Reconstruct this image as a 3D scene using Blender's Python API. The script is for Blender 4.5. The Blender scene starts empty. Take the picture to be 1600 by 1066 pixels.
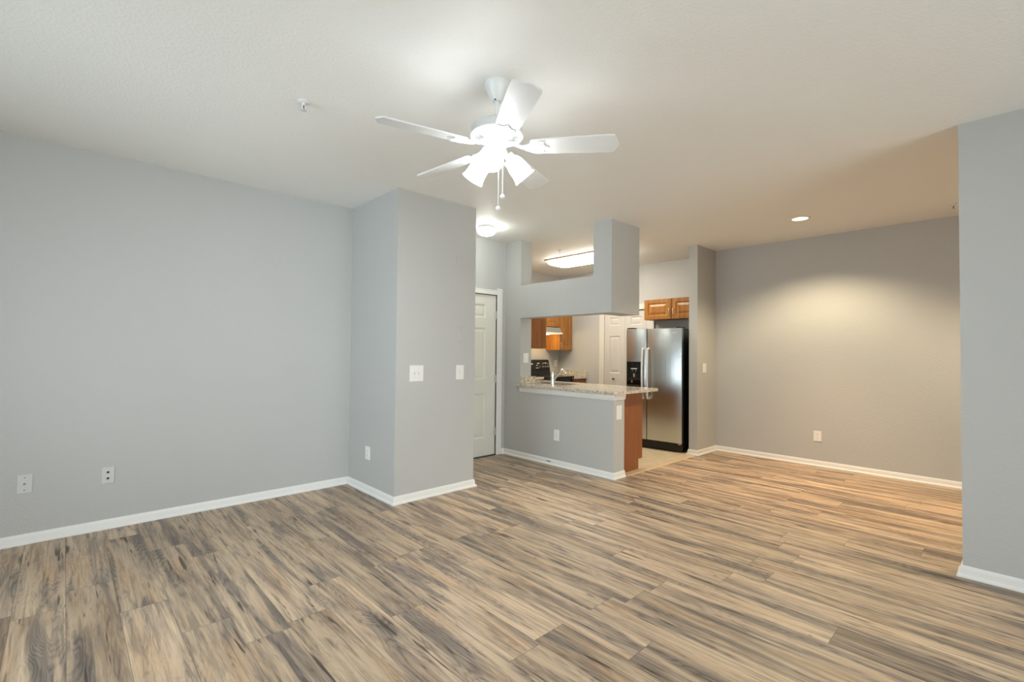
import bpy, bmesh, math, random
from mathutils import Vector, Matrix
random.seed(7)
S = bpy.context.scene
COL = S.collection
PI = math.pi

# ------------------------------------------------------------------ camera
CAM_H, F_PX, YAW, PITCH, ROLL = 1.33, 745.28, 46.794, 1.270, 0.575
cd = bpy.data.cameras.new('camera')
cam = bpy.data.objects.new('camera', cd)
COL.objects.link(cam)
cd.sensor_fit = 'HORIZONTAL'
cd.sensor_width = 36.0
cd.lens = F_PX * 36.0 / 1600.0
cd.clip_start = 0.02
ya, pa, ra = math.radians(YAW), math.radians(PITCH), math.radians(ROLL)
fh = Vector((math.cos(ya), math.sin(ya), 0)); rt = Vector((math.sin(ya), -math.cos(ya), 0)); up = Vector((0, 0, 1))
fw = fh * math.cos(pa) + up * math.sin(pa); u1 = -fh * math.sin(pa) + up * math.cos(pa)
r2 = rt * math.cos(ra) + u1 * math.sin(ra); u2 = -rt * math.sin(ra) + u1 * math.cos(ra)
mw = Matrix((r2, u2, -fw)).transposed().to_4x4()
mw.translation = Vector((0, 0, CAM_H))
cam.matrix_world = mw
S.camera = cam

# ------------------------------------------------------------------ view, world, daylight
S.view_settings.view_transform = 'Standard'
S.view_settings.look = 'None'
S.view_settings.exposure = 0.0
S.view_settings.gamma = 1.0
S.view_settings.use_curve_mapping = False
S.cycles.max_bounces = 12
S.cycles.diffuse_bounces = 8
S.cycles.use_denoising = True
S.cycles.sample_clamp_indirect = 6.0

H = 2.757                      # ceiling height
# energies (watts) and lamp colours
E_WINDOW, C_WINDOW = 178, (0.930, 1.000, 0.985)  
E_SIDEFILL, C_SIDEFILL = 88, (0.820, 0.940, 1.000)  # side window is made up, to brighten the left ceiling and half wall
L_BULB, C_BULB = 1200, (0.980, 1.000, 1.000)  # bare bulbs inside the fan's shades, seen through their mouths
L_FAN, C_FAN = 18, (0.980, 1.000, 1.000)  
L_DOME, C_DOME = 47, (0.970, 1.000, 0.920)  
L_TUBE, C_TUBE = 24, (1.000, 0.930, 0.780)  
E_CAN, C_CAN = 32, (1.000, 0.810, 0.520)  
E_FLOOD, C_FLOOD = 32, (1.000, 0.550, 0.240)  # the narrow, strong middle of the can's beam
E_HOOD, C_HOOD = 5, (1.000, 0.680, 0.280)  

W = bpy.data.worlds.new('sky'); S.world = W; W.use_nodes = True
bgn = W.node_tree.nodes['Background']
sky = W.node_tree.nodes.new('ShaderNodeTexSky')
sky.sky_type = 'HOSEK_WILKIE'; sky.sun_direction = (0.3, 0.5, 0.8)
W.node_tree.links.new(sky.outputs[0], bgn.inputs[0])
bgn.inputs[1].default_value = 0.5

def area_lamp(name, loc, rot, sx, sy, e, c):
    l = bpy.data.lights.new(name, 'AREA'); l.shape = 'RECTANGLE'; l.size = sx; l.size_y = sy; l.energy = e; l.color = c
    o = bpy.data.objects.new(name, l); COL.objects.link(o); o.location = loc; o.rotation_euler = rot
    return o
# daylight entering by the sliding glass door in the wall behind the camera, and a fill through an added side window
area_lamp('daylight', (1.35, -3.36, 1.06), (math.radians(90), 0, 0), 4.5, 2.0, E_WINDOW, C_WINDOW)
area_lamp('daylight', (-1.76, 2.7, 1.38), (0, math.radians(-90), 0), 1.8, 2.3, E_SIDEFILL, C_SIDEFILL)

# ------------------------------------------------------------------ materials
def srgb(r, g, b):
    f = lambda c: (c / 255 / 12.92) if c / 255 <= 0.04045 else ((c / 255 + 0.055) / 1.055) ** 2.4
    return (f(r), f(g), f(b), 1.0)

class NT:
    def __init__(s, name):
        s.m = bpy.data.materials.new(name); s.m.use_nodes = True
        s.t = s.m.node_tree; s.bsdf = s.t.nodes['Principled BSDF']; s.out = s.t.nodes['Material Output']
    def n(s, typ, **kw):
        nd = s.t.nodes.new(typ)
        for k, v in kw.items(): setattr(nd, k, v)
        return nd
    def l(s, a, b): s.t.links.new(a, b)
    def put(s, sock, v):
        if hasattr(v, 'is_output') or isinstance(v, bpy.types.NodeSocket): s.l(v, sock)
        else: sock.default_value = v
    def math(s, op, a, b=None, c=None):
        nd = s.n('ShaderNodeMath', operation=op)
        s.put(nd.inputs[0], a)
        if b is not None: s.put(nd.inputs[1], b)
        if c is not None: s.put(nd.inputs[2], c)
        return nd.outputs[0]
    def xyz(s, x, y, z):
        nd = s.n('ShaderNodeCombineXYZ')
        for i, v in enumerate((x, y, z)): s.put(nd.inputs[i], v)
        return nd.outputs[0]
    def noise(s, vec, scale=1.0, detail=4, rough=0.5, dist=0.0):
        nd = s.n('ShaderNodeTexNoise')
        s.put(nd.inputs['Vector'], vec); nd.inputs['Scale'].default_value = scale
        nd.inputs['Detail'].default_value = detail; nd.inputs['Roughness'].default_value = rough
        nd.inputs['Distortion'].default_value = dist
        return nd.outputs[0]
    def ramp(s, fac, stops):
        nd = s.n('ShaderNodeValToRGB'); s.put(nd.inputs[0], fac); cr = nd.color_ramp
        while len(cr.elements) < len(stops): cr.elements.new(0.5)
        for e, (p, c) in zip(cr.elements, stops):
            e.position = p; e.color = c if len(c) == 4 else (*c, 1)
        return nd.outputs[0]
    def mix(s, fac, a, b, mode='MIX'):
        nd = s.n('ShaderNodeMix', data_type='RGBA', blend_type=mode)
        s.put(nd.inputs[0], fac); s.put(nd.inputs[6], a); s.put(nd.inputs[7], b)
        return nd.outputs[2]
    def pos(s):
        nd = s.n('ShaderNodeTexCoord'); return nd.outputs['Object']
    def bump(s, h, strength=0.1, dist=0.01):
        nd = s.n('ShaderNodeBump'); nd.inputs['Strength'].default_value = strength; nd.inputs['Distance'].default_value = dist
        s.l(h, nd.inputs['Height']); s.l(nd.outputs[0], s.bsdf.inputs['Normal'])

def plain(name, col, rough=0.5, metal=0.0, var=0.04, scale=30.0, bump=0.0, bscale=200.0, bdist=0.002, spec=0.5):
    t = NT(name); p = t.pos()
    n = t.noise(p, scale, 3)
    c2 = tuple(max(0, c * (1 - 2 * var)) for c in col[:3]) + (1,)
    t.l(t.mix(n, c2, col), t.bsdf.inputs['Base Color'])
    t.bsdf.inputs['Roughness'].default_value = rough; t.bsdf.inputs['Metallic'].default_value = metal
    t.bsdf.inputs['Specular IOR Level'].default_value = spec
    if bump: t.bump(t.noise(p, bscale, 3), bump, bdist)
    return t.m

def emissive(name, col, strength, base=(0.8, 0.8, 0.8, 1)):
    t = NT(name)
    t.bsdf.inputs['Base Color'].default_value = base
    n = t.noise(t.pos(), 20, 2)
    t.l(t.mix(n, tuple(0.96 * c for c in col) + (1,), (*col, 1)), t.bsdf.inputs['Emission Color'])
    t.bsdf.inputs['Emission Strength'].default_value = strength
    t.bsdf.inputs['Roughness'].default_value = 0.4
    return t.m

def wood_cabinet(name, light, dark, rough=0.35):
    t = NT(name); sp = t.n('ShaderNodeSeparateXYZ'); t.l(t.pos(), sp.inputs[0])
    v = t.xyz(t.math('MULTIPLY', sp.outputs[0], 26), t.math('MULTIPLY', sp.outputs[1], 26), t.math('MULTIPLY', sp.outputs[2], 2.2))
    g = t.noise(v, 1.0, 5, 0.6, 0.8)
    t.l(t.ramp(g, [(0.28, dark), (0.7, light)]), t.bsdf.inputs['Base Color'])
    t.bsdf.inputs['Roughness'].default_value = rough
    t.bump(g, 0.05, 0.002)
    return t.m

def make_floor():
    t = NT('laminate_planks')
    sp = t.n('ShaderNodeSeparateXYZ'); t.l(t.pos(), sp.inputs[0])
    x, y = sp.outputs[0], sp.outputs[1]
    PW, PL = 0.197, 1.22
    xs = t.math('DIVIDE', t.math('ADD', x, 0.16), PW)
    row = t.math('FLOOR', xs); fx = t.math('FRACT', xs)
    wn = t.n('ShaderNodeTexWhiteNoise', noise_dimensions='1D'); t.l(row, wn.inputs['W'])
    ys = t.math('ADD', t.math('DIVIDE', y, PL), t.math('MULTIPLY', wn.outputs[0], 7.3))
    colr = t.math('FLOOR', ys); fy = t.math('FRACT', ys)
    w2 = t.n('ShaderNodeTexWhiteNoise', noise_dimensions='2D'); t.l(t.xyz(row, colr, 0), w2.inputs['Vector'])
    rid = w2.outputs[0]
    sc = t.n('ShaderNodeSeparateColor'); t.l(w2.outputs[1], sc.inputs[0])
    ra_, rb_ = sc.outputs[0], sc.outputs[1]
    off = t.math('MULTIPLY', rid, 61.0)
    off2 = t.math('MULTIPLY', ra_, 43.0)
    def vec(kx, ky, o=0.0):
        return t.xyz(t.math('ADD', t.math('MULTIPLY', x, kx), off), t.math('ADD', t.math('MULTIPLY', y, ky), off2), t.math('ADD', off, o))
    broad = t.noise(vec(13.0, 0.9), 1.0, 3, 0.6, 0.6)            # light and dark bands along the board
    fine = t.noise(vec(85, 3.0, 5.0), 1.0, 5, 0.65, 0.3)          # pores
    mid = t.noise(vec(34, 2.4, 17.0), 1.0, 4, 0.6, 0.9)           # fibre bundles
    swirl = t.math('ADD', t.noise(vec(7.0, 0.75, 11.0), 1.0, 2, 0.4, 0.5), t.math('MULTIPLY', t.noise(vec(30, 4.0, 3.0), 1.0, 3, 0.55), 0.10))
    rings = t.math('ABSOLUTE', t.math('SINE', t.math('MULTIPLY', swirl, 95.0)))   # cathedral grain contours
    crack = t.noise(vec(38, 2.6, 23.0), 1.0, 2, 0.5, 0.4)
    gate = t.noise(vec(5, 1.4, 47.0), 1.0, 2, 0.5)
    base = t.ramp(broad, [(0.32, srgb(120, 110, 103)), (0.42, srgb(153, 138, 125)), (0.51, srgb(200, 176, 150)), (0.66, srgb(222, 198, 168))])
    warm = t.ramp(t.noise(vec(9, 1.5, 31.0), 1.0, 2), [(0.52, (0, 0, 0)), (0.70, (1, 1, 1))])
    c = t.mix(t.math('MULTIPLY', warm, 0.45), base, srgb(206, 168, 126))
    mm = t.ramp(mid, [(0.36, (1, 1, 1)), (0.52, (0, 0, 0))])
    c = t.mix(t.math('MULTIPLY', mm, 0.50), c, srgb(116, 104, 94))
    greyz = t.ramp(broad, [(0.40, (1, 1, 1)), (0.56, (0.18, 0.18, 0.18))])
    ringm = t.math('MULTIPLY', t.math('POWER', t.math('SUBTRACT', 1.0, rings), 1.8), greyz)
    c = t.mix(t.math('MULTIPLY', ringm, 0.58), c, srgb(80, 73, 68))
    ringl = t.math('MULTIPLY', t.math('POWER', rings, 6.0), greyz)
    c = t.mix(t.math('MULTIPLY', ringl, 0.22), c, srgb(190, 174, 152))
    cm = t.math('MULTIPLY', t.ramp(crack, [(0.625, (0, 0, 0)), (0.69, (1, 1, 1))]), t.ramp(gate, [(0.42, (0, 0, 0)), (0.52, (1, 1, 1))]))
    c = t.mix(t.math('MULTIPLY', cm, 0.85), c, srgb(58, 50, 45))
    pores = t.ramp(fine, [(0.32, (1, 1, 1)), (0.50, (0, 0, 0))])
    c = t.mix(t.math('MULTIPLY', pores, 0.42), c, srgb(104, 93, 82))
    vo = t.n('ShaderNodeTexVoronoi'); t.l(vec(6.5, 2.4, 77.0), vo.inputs['Vector']); vo.inputs['Scale'].default_value = 1.0
    kn = t.math('LESS_THAN', vo.outputs['Distance'], 0.035)
    c = t.mix(t.math('MULTIPLY', kn, 0.7), c, srgb(74, 62, 54))
    tone = t.math('ADD', t.math('MULTIPLY', rb_, 0.26), 0.78)
    c = t.mix(1.0, c, t.xyz(tone, tone, tone), 'MULTIPLY')
    ex = t.math('MINIMUM', fx, t.math('SUBTRACT', 1.0, fx)); ey = t.math('MINIMUM', fy, t.math('SUBTRACT', 1.0, fy))
    seam = t.math('MAXIMUM', t.math('LESS_THAN', ex, 0.007), t.math('LESS_THAN', ey, 0.0014))
    c = t.mix(t.math('MULTIPLY', seam, 0.5), c, srgb(70, 60, 52))
    t.l(c, t.bsdf.inputs['Base Color'])
    t.bsdf.inputs['Roughness'].default_value = 0.42
    t.bsdf.inputs['Specular IOR Level'].default_value = 0.35
    t.bump(t.math('SUBTRACT', fine, t.math('MULTIPLY', seam, 0.6)), 0.06, 0.002)
    return t.m

def make_granite():
    t = NT('granite'); p = t.pos()
    a = t.noise(p, 55, 5, 0.65)
    c = t.ramp(a, [(0.34, srgb(116, 108, 98)), (0.44, srgb(186, 176, 160)), (0.55, srgb(216, 210, 197)), (0.7, srgb(230, 226, 216))])
    b = t.noise(p, 95, 4, 0.7, 0.5)
    c = t.mix(t.ramp(b, [(0.57, (0, 0, 0)), (0.66, (1, 1, 1))]), c, srgb(72, 64, 58))
    d = t.noise(p, 24, 3, 0.6, 1.0)
    c = t.mix(t.math('MULTIPLY', t.ramp(d, [(0.55, (0, 0, 0)), (0.7, (1, 1, 1))]), 0.35), c, srgb(164, 140, 110))
    t.l(c, t.bsdf.inputs['Base Color']); t.bsdf.inputs['Roughness'].default_value = 0.14
    return t.m

def make_steel():
    t = NT('brushed_steel'); sp = t.n('ShaderNodeSeparateXYZ'); t.l(t.pos(), sp.inputs[0])
    v = t.xyz(t.math('MULTIPLY', sp.outputs[0], 20), t.math('MULTIPLY', sp.outputs[1], 9), t.math('MULTIPLY', sp.outputs[2], 900))
    n = t.noise(v, 1.0, 3, 0.6)
    t.l(t.mix(n, srgb(176, 181, 183), srgb(198, 203, 204)), t.bsdf.inputs['Base Color'])
    t.bsdf.inputs['Metallic'].default_value = 1.0; t.bsdf.inputs['Roughness'].default_value = 0.32
    w = t.noise(t.xyz(0.0, t.math('MULTIPLY', sp.outputs[1], 26), t.math('MULTIPLY', sp.outputs[2], 0.8)), 1.0, 2)
    t.bump(t.math('ADD', t.math('MULTIPLY', w, 0.8), t.math('MULTIPLY', n, 0.05)), 0.12, 0.01)
    return t.m

def make_tile():
    t = NT('kitchen_tile'); p = t.pos()
    br = t.n('ShaderNodeTexBrick'); t.l(p, br.inputs['Vector'])
    br.offset = 0.0; br.inputs['Scale'].default_value = 1.0
    br.inputs['Brick Width'].default_value = 0.33; br.inputs['Row Height'].default_value = 0.33; br.inputs['Mortar Size'].default_value = 0.004
    n = t.noise(p, 9, 5, 0.6)
    c = t.ramp(n, [(0.3, srgb(196, 180, 152)), (0.7, srgb(222, 208, 182))])
    t.l(c, br.inputs['Color1']); t.l(c, br.inputs['Color2']); br.inputs['Mortar'].default_value = srgb(190, 174, 146)
    t.l(br.outputs[0], t.bsdf.inputs['Base Color']); t.bsdf.inputs['Roughness'].default_value = 0.3
    return t.m

def make_wall(name, col, bs=0.16):
    t = NT(name); p = t.pos()
    t.l(t.mix(t.noise(p, 1.6, 2), tuple(0.975 * c for c in col[:3]) + (1,), col), t.bsdf.inputs['Base Color'])
    t.bsdf.inputs['Roughness'].default_value = 0.6; t.bsdf.inputs['Specular IOR Level'].default_value = 0.25
    h = t.ramp(t.noise(p, 62, 3, 0.55), [(0.42, (0, 0, 0)), (0.62, (1, 1, 1))])
    t.bump(h, bs, 0.004)
    return t.m

def make_pane():
    t = NT('window_glass')
    tr = t.n('ShaderNodeBsdfTransparent'); gl = t.n('ShaderNodeBsdfGlossy'); gl.inputs['Roughness'].default_value = 0.02
    mx = t.n('ShaderNodeMixShader'); fr = t.n('ShaderNodeFresnel'); fr.inputs[0].default_value = 1.45
    t.l(fr.outputs[0], mx.inputs[0]); t.l(tr.outputs[0], mx.inputs[1]); t.l(gl.outputs[0], mx.inputs[2]); t.l(mx.outputs[0], t.out.inputs[0])
    return t.m

M = dict(
    wall=make_wall('grey_wall_paint', srgb(190, 191, 190)),
    ceil=make_wall('white_ceiling_paint', srgb(238, 238, 235), 0.22),
    trim=plain('white_trim_paint', srgb(236, 236, 234), 0.4, var=0.01),
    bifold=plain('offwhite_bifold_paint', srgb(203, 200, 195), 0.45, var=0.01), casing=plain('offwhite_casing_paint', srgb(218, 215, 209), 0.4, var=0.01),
    door=plain('white_door_paint', srgb(228, 228, 220), 0.42, var=0.01),
    floor=make_floor(), tile=make_tile(), granite=make_granite(), steel=make_steel(),
    strip=plain('beige_transition', srgb(206, 184, 152), 0.45),
    plate=plain('white_plastic', srgb(238, 238, 236), 0.35, var=0.01),
    almond=plain('grey_white_plastic', srgb(205, 206, 205), 0.4, var=0.01),
    slot=plain('dark_slot', srgb(52, 50, 48), 0.5),
    oak=wood_cabinet('honey_oak', srgb(178, 120, 54), srgb(128, 80, 32)),
    oakdark=wood_cabinet('brown_oak', srgb(150, 92, 44), srgb(118, 68, 30)),
    panel=wood_cabinet('cabinet_end_veneer', srgb(148, 90, 52), srgb(136, 80, 44), 0.4),
    black=plain('black_appliance', srgb(16, 16, 17), 0.3),
    blackglass=plain('black_glass', srgb(10, 10, 11), 0.08),
    handle=plain('bright_handle', srgb(232, 233, 232), 0.4, 0.55, var=0.02),
    chrome=plain('chrome', srgb(214, 216, 218), 0.12, 1.0, var=0.01),
    nickel=plain('satin_nickel', srgb(196, 192, 184), 0.28, 1.0, var=0.02),
    sinksteel=plain('sink_steel', srgb(150, 148, 144), 0.3, 1.0),
    fan=plain('white_fan_enamel', srgb(224, 226, 226), 0.35, var=0.01),
    fanslot=plain('fan_vent_shadow', srgb(140, 144, 144), 0.6),
    shade=emissive('frosted_glass_lit', C_FAN, L_FAN), bulb=emissive('fan_bulb', C_BULB, L_BULB),
    dome=emissive('dome_glass_lit', C_DOME, L_DOME),
    tube=emissive('acrylic_lens_lit', C_TUBE, L_TUBE),
    canbulb=emissive('can_bulb', (1.0, 0.86, 0.64), 14.0), baffle=plain('cream_baffle', srgb(232, 222, 200), 0.5),
    hoodlamp=emissive('hood_lamp', (1.0, 0.86, 0.62), 10.0),
    hoodpaint=plain('hood_steel', srgb(172, 168, 158), 0.35, 0.5),
    display=plain('white_print', srgb(226, 226, 222), 0.5), dark=plain('dark_track', srgb(70, 68, 64), 0.5),
    badge=plain('badge_silver', srgb(226, 228, 230), 0.3, 0.6), brass=plain('dark_bronze', srgb(90, 82, 70), 0.35, 0.9),
    pane=make_pane(), greybrown=plain('lamp_pan', srgb(196, 186, 170), 0.5),
)

# ------------------------------------------------------------------ mesh helpers
class MB:
    def __init__(s): s.bm = bmesh.new()
    def add(s, other):
        me = bpy.data.meshes.new('tmp'); other.to_mesh(me); other.free(); s.bm.from_mesh(me); bpy.data.meshes.remove(me)
    def box(s, x0, x1, y0, y1, z0, z1, bev=0.0, seg=2):
        b = bmesh.new()
        bmesh.ops.create_cube(b, size=1.0)
        for v in b.verts:
            v.co = Vector(((x0 + x1) / 2 + v.co.x * (x1 - x0), (y0 + y1) / 2 + v.co.y * (y1 - y0), (z0 + z1) / 2 + v.co.z * (z1 - z0)))
        if bev > 0: bmesh.ops.bevel(b, geom=b.edges[:], offset=bev, segments=seg, affect='EDGES', profile=0.5)
        s.add(b); return s
    def prism(s, pts, axis, a, b_, bev=0.0):
        """closed polygon pts (2-D) pushed along axis from a to b_; x:(y,z) y:(x,z) z:(x,y)"""
        def P(p, d):
            return {'x': (d, p[0], p[1]), 'y': (p[0], d, p[1]), 'z': (p[0], p[1], d)}[axis]
        b = bmesh.new()
        A = [b.verts.new(P(p, a)) for p in pts]; B = [b.verts.new(P(p, b_)) for p in pts]
        b.faces.new(A); b.faces.new(list(reversed(B)))
        n = len(pts)
        for i in range(n): b.faces.new((A[i], B[i], B[(i + 1) % n], A[(i + 1) % n]))
        bmesh.ops.recalc_face_normals(b, faces=b.faces[:])
        if bev > 0: bmesh.ops.bevel(b, geom=b.edges[:], offset=bev, segments=2, affect='EDGES')
        s.add(b); return s
    def lathe(s, prof, c=(0, 0, 0), axis=(0, 0, 1), n=32, cap=True):
        """prof: list of (radius, distance along axis)"""
        b = bmesh.new(); ax = Vector(axis).normalized()
        q = Vector((0, 0, 1)).rotation_difference(ax); c = Vector(c)
        rings = []
        for r, h in prof:
            if r < 1e-6: rings.append([b.verts.new(c + q @ Vector((0, 0, h)))])
            else: rings.append([b.verts.new(c + q @ Vector((r * math.cos(2 * PI * k / n), r * math.sin(2 * PI * k / n), h))) for k in range(n)])
        for A, B in zip(rings, rings[1:]):
            if len(A) == 1 and len(B) == 1: continue
            for k in range(n):
                if len(A) == 1: f = (A[0], B[k], B[(k + 1) % n])
                elif len(B) == 1: f = (A[k], A[(k + 1) % n], B[0])
                else: f = (A[k], A[(k + 1) % n], B[(k + 1) % n], B[k])
                b.faces.new(f)
        if cap:
            for R in (rings[0], rings[-1]):
                if len(R) > 1: b.faces.new(R)
        bmesh.ops.recalc_face_normals(b, faces=b.faces[:])
        s.add(b); return s
    def tube(s, pts, r, n=10):
        b = bmesh.new(); pts = [Vector(p) for p in pts]; rings = []
        rr = r if isinstance(r, (list, tuple)) else [r] * len(pts)
        ref = None
        for i, p in enumerate(pts):
            d = (pts[min(i + 1, len(pts) - 1)] - pts[max(i - 1, 0)]).normalized()
            if ref is None: ref = d.orthogonal().normalized()
            a = (ref - d * ref.dot(d)).normalized(); ref = a; c = d.cross(a)
            rings.append([b.verts.new(p + (a * math.cos(2 * PI * k / n) + c * math.sin(2 * PI * k / n)) * rr[i]) for k in range(n)])
        for A, B in zip(rings, rings[1:]):
            for k in range(n): b.faces.new((A[k], A[(k + 1) % n], B[(k + 1) % n], B[k]))
        b.faces.new(rings[0]); b.faces.new(rings[-1])
        bmesh.ops.recalc_face_normals(b, faces=b.faces[:])
        s.add(b); return s
    def ball(s, c, r, sc=(1, 1, 1)):
        b = bmesh.new(); bmesh.ops.create_uvsphere(b, u_segments=18, v_segments=12, radius=r)
        for v in b.verts: v.co = Vector((v.co.x * sc[0], v.co.y * sc[1], v.co.z * sc[2])) + Vector(c)
        s.add(b); return s
    def panelled(s, x0, x1, z0, z1, t, panels, depth=0.008, lip=0.012, field=0.03, raise_=0.005):
        """a slab whose front lies at y=0 facing -y, back at y=t, with raised panels set in moulded recesses"""
        b = bmesh.new()
        xs = sorted({x0, x1, *[v for p in panels for v in p[:2]]}); zs = sorted({z0, z1, *[v for p in panels for v in p[2:]]})
        V = {}
        def vt(x, y, z):
            k = (round(x, 5), round(y, 5), round(z, 5))
            if k not in V: V[k] = b.verts.new((x, y, z))
            return V[k]
        for i in range(len(xs) - 1):
            for j in range(len(zs) - 1):
                cx, cz = (xs[i] + xs[i + 1]) / 2, (zs[j] + zs[j + 1]) / 2
                if any(p[0] < cx < p[1] and p[2] < cz < p[3] for p in panels): continue
                b.faces.new((vt(xs[i], 0, zs[j]), vt(xs[i + 1], 0, zs[j]), vt(xs[i + 1], 0, zs[j + 1]), vt(xs[i], 0, zs[j + 1])))
        for p in panels:
            R = []
            for ins, dy in ((0, 0), (lip, depth), (lip + 0.006, depth), (lip + field, depth - raise_)):
                a, c, d, e = p[0] + ins, p[1] - ins, p[2] + ins, p[3] - ins
                R.append([vt(a, dy, d), vt(c, dy, d), vt(c, dy, e), vt(a, dy, e)])
            for A, B in zip(R, R[1:]):
                for k in range(4): b.faces.new((A[k], A[(k + 1) % 4], B[(k + 1) % 4], B[k]))
            b.faces.new(R[-1])
        per = [(x, z0) for x in xs] + [(x1, z) for z in zs[1:]] + [(x, z1) for x in reversed(xs[:-1])] + [(x0, z) for z in reversed(zs[1:-1])]
        back = [b.verts.new((x, t, z)) for x, z in per]; front = [vt(x, 0, z) for x, z in per]
        n = len(per)
        for k in range(n): b.faces.new((front[k], back[k], back[(k + 1) % n], front[(k + 1) % n]))
        b.faces.new(back)
        bmesh.ops.recalc_face_normals(b, faces=b.faces[:])
        s.add(b); return s
    def move(s, mat):
        for v in s.bm.verts: v.co = mat @ v.co
        return s
    def build(s, name, mat, parent=None, smooth=0.0, world=True):
        """link as ONE object; vertices given in world space are made local to the parent"""
        if parent is not None and world:
            inv = wm(parent).inverted()
            for v in s.bm.verts: v.co = inv @ v.co
        me = bpy.data.meshes.new(name); s.bm.to_mesh(me); s.bm.free()
        me.materials.append(M[mat] if isinstance(mat, str) else mat)
        if smooth:
            me.polygons.foreach_set('use_smooth', [True] * len(me.polygons))
            me.set_sharp_from_angle(angle=math.radians(smooth))
        o = bpy.data.objects.new(name, me); COL.objects.link(o)
        if parent is not None: o.parent = parent
        return o

def wm(o):
    m = Matrix.Translation(o.location) @ o.rotation_euler.to_matrix().to_4x4()
    return wm(o.parent) @ m if o.parent else m
def empty(name, loc, rz=0.0, parent=None):
    o = bpy.data.objects.new(name, None); COL.objects.link(o); o.location = loc; o.rotation_euler = (0, 0, rz)
    o.empty_display_size = 0.1
    if parent: o.parent = parent
    return o
def tag(o, label, cat, group=None):
    o['label'] = label; o['category'] = cat
    if group: o['group'] = group
    return o
def thing(name, label, cat, loc, rz=0.0, group=None): return tag(empty(name, loc, rz), label, cat, group)
def struct(o): o['kind'] = 'structure'; return o

# ------------------------------------------------------------------ plan of the rooms (metres)
XL, YB = -1.6, -3.2
yL = 4.608
xP0, xP1, yP = 2.101, 2.972, 3.704
yE = 4.634
xH, xH2, yW = 4.225, 4.420, 2.926
yH, xC, yC2 = 2.962, 4.762, 3.204
yJ = 4.342
xS, xD, yS, yS2 = 6.039, 6.582, 2.886, 3.002
xK, yK = 6.82, 5.97
xR, xR2, yR = 3.990, 4.110, 0.248
zSILL, zHEAD, zHALF = 2.174, 1.758, 0.883
T = 0.14

# floor, kitchen tile, transition strip
struct(MB().box(XL - T, xD + 0.4, YB - T, yK + T, -0.05, 0.0).build('floor', 'floor'))
struct(MB().box(xH2, xK, 2.95, yK, 0.0, 0.004).build('floor_kitchen', 'tile'))
struct(MB().prism([(2.895, 0.0), (2.955, 0.0), (2.952, 0.007), (2.935, 0.009), (2.905, 0.006)], 'x', xH2 + 0.03, xS - 0.02).build('trim_2', 'strip'))

# ceiling with a round hole for the recessed lamp
CANX, CANY, CANR = 5.600, 1.566, 0.080
CANY2 = -0.95                  # a second can, out of sight behind the right wall
def ceiling():
    b = bmesh.new(); s_ = 0.2; n = 32
    x0, x1, y0, y1 = XL - T, xK + T, YB - T, yK + T
    def quad(a, c, d, e): b.faces.new([b.verts.new((x, y, H)) for x, y in ((a, d), (c, d), (c, e), (a, e))])
    quad(x0, CANX - s_, y0, y1); quad(CANX + s_, x1, y0, y1)
    quad(CANX - s_, CANX + s_, y0, CANY2 - s_); quad(CANX - s_, CANX + s_, CANY2 + s_, CANY - s_); quad(CANX - s_, CANX + s_, CANY + s_, y1)
    for cy in (CANY2, CANY):
        ci, sq = [], []
        for k in range(n):
            a = 2 * PI * k / n; cx, sy = math.cos(a), math.sin(a); m = max(abs(cx), abs(sy))
            ci.append(b.verts.new((CANX + CANR * cx, cy + CANR * sy, H))); sq.append(b.verts.new((CANX + s_ * cx / m, cy + s_ * sy / m, H)))
        for k in range(n): b.faces.new((ci[k], sq[k], sq[(k + 1) % n], ci[(k + 1) % n]))
    bmesh.ops.remove_doubles(b, verts=b.verts[:], dist=1e-5)
    for f in b.faces:
        if f.normal.z > 0: f.normal_flip()
    r = bmesh.ops.extrude_face_region(b, geom=b.faces[:])
    for v in [g for g in r['geom'] if isinstance(g, bmesh.types.BMVert)]: v.co.z += 0.12
    bmesh.ops.recalc_face_normals(b, faces=b.faces[:])
    mb = MB(); mb.bm.free(); mb.bm = b
    return mb
struct(ceiling().build('ceiling', 'ceil'))

# walls
struct(MB().box(XL, xP0, yL, yL + T, 0, H).build('wall_left', 'wall'))
struct(MB().box(xP0, xP1, yP, yL + T, 0, H).build('wall_pillar', 'wall'))
DX0, DX1, DTOP = 3.165, 4.077, 2.058
struct(MB().box(xP1, DX0, yE, yE + T, 0, H).box(DX0, DX1, yE, yE + T, DTOP, H).box(DX1, xH + 0.02, yE, yE + T, 0, H).build('wall_entry', 'wall'))
wd = MB()
wd.prism([(yW, 0), (yK + T, 0), (yK + T, H), (yJ, H), (yJ, zSILL), (yC2, zSILL), (yC2, H), (yH, H), (yH, zHEAD), (yJ, zHEAD), (yJ, zHALF), (yW, zHALF)], 'x', xH, xH2)
wd.prism([(xH2, yH), (xC, yH), (xC, yC2), (xH2, yC2)], 'z', zHEAD, H)
struct(wd.build('wall_divider', 'wall'))
struct(MB().box(xH2, xK + T, yK, yK + T, 0, H).build('wall_kitchen', 'wall'))
struct(MB().box(xK, xK + T, yS2, yK, 0, H).build('wall_pantry', 'wall'))
struct(MB().box(xS, xK + T, yS, yS2, 0, H).build('wall_stub', 'wall'))
struct(MB().box(xD, xD + T, YB, yS, 0, H).build('wall_dining', 'wall'))
struct(MB().box(xR, xR2, YB, yR, 0, H).build('wall_right', 'wall'))
WX0, WX1, WZ1 = -1.0, 3.7, 2.08
struct(MB().box(XL - T, WX0, YB - T, YB, 0, H).box(WX1, xD + T, YB - T, YB, 0, H).box(WX0, WX1, YB - T, YB, WZ1, H).build('wall_back', 'wall'))
SY0, SY1, SZ0, SZ1 = 1.5, 3.9, 0.45, 2.3
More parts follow.
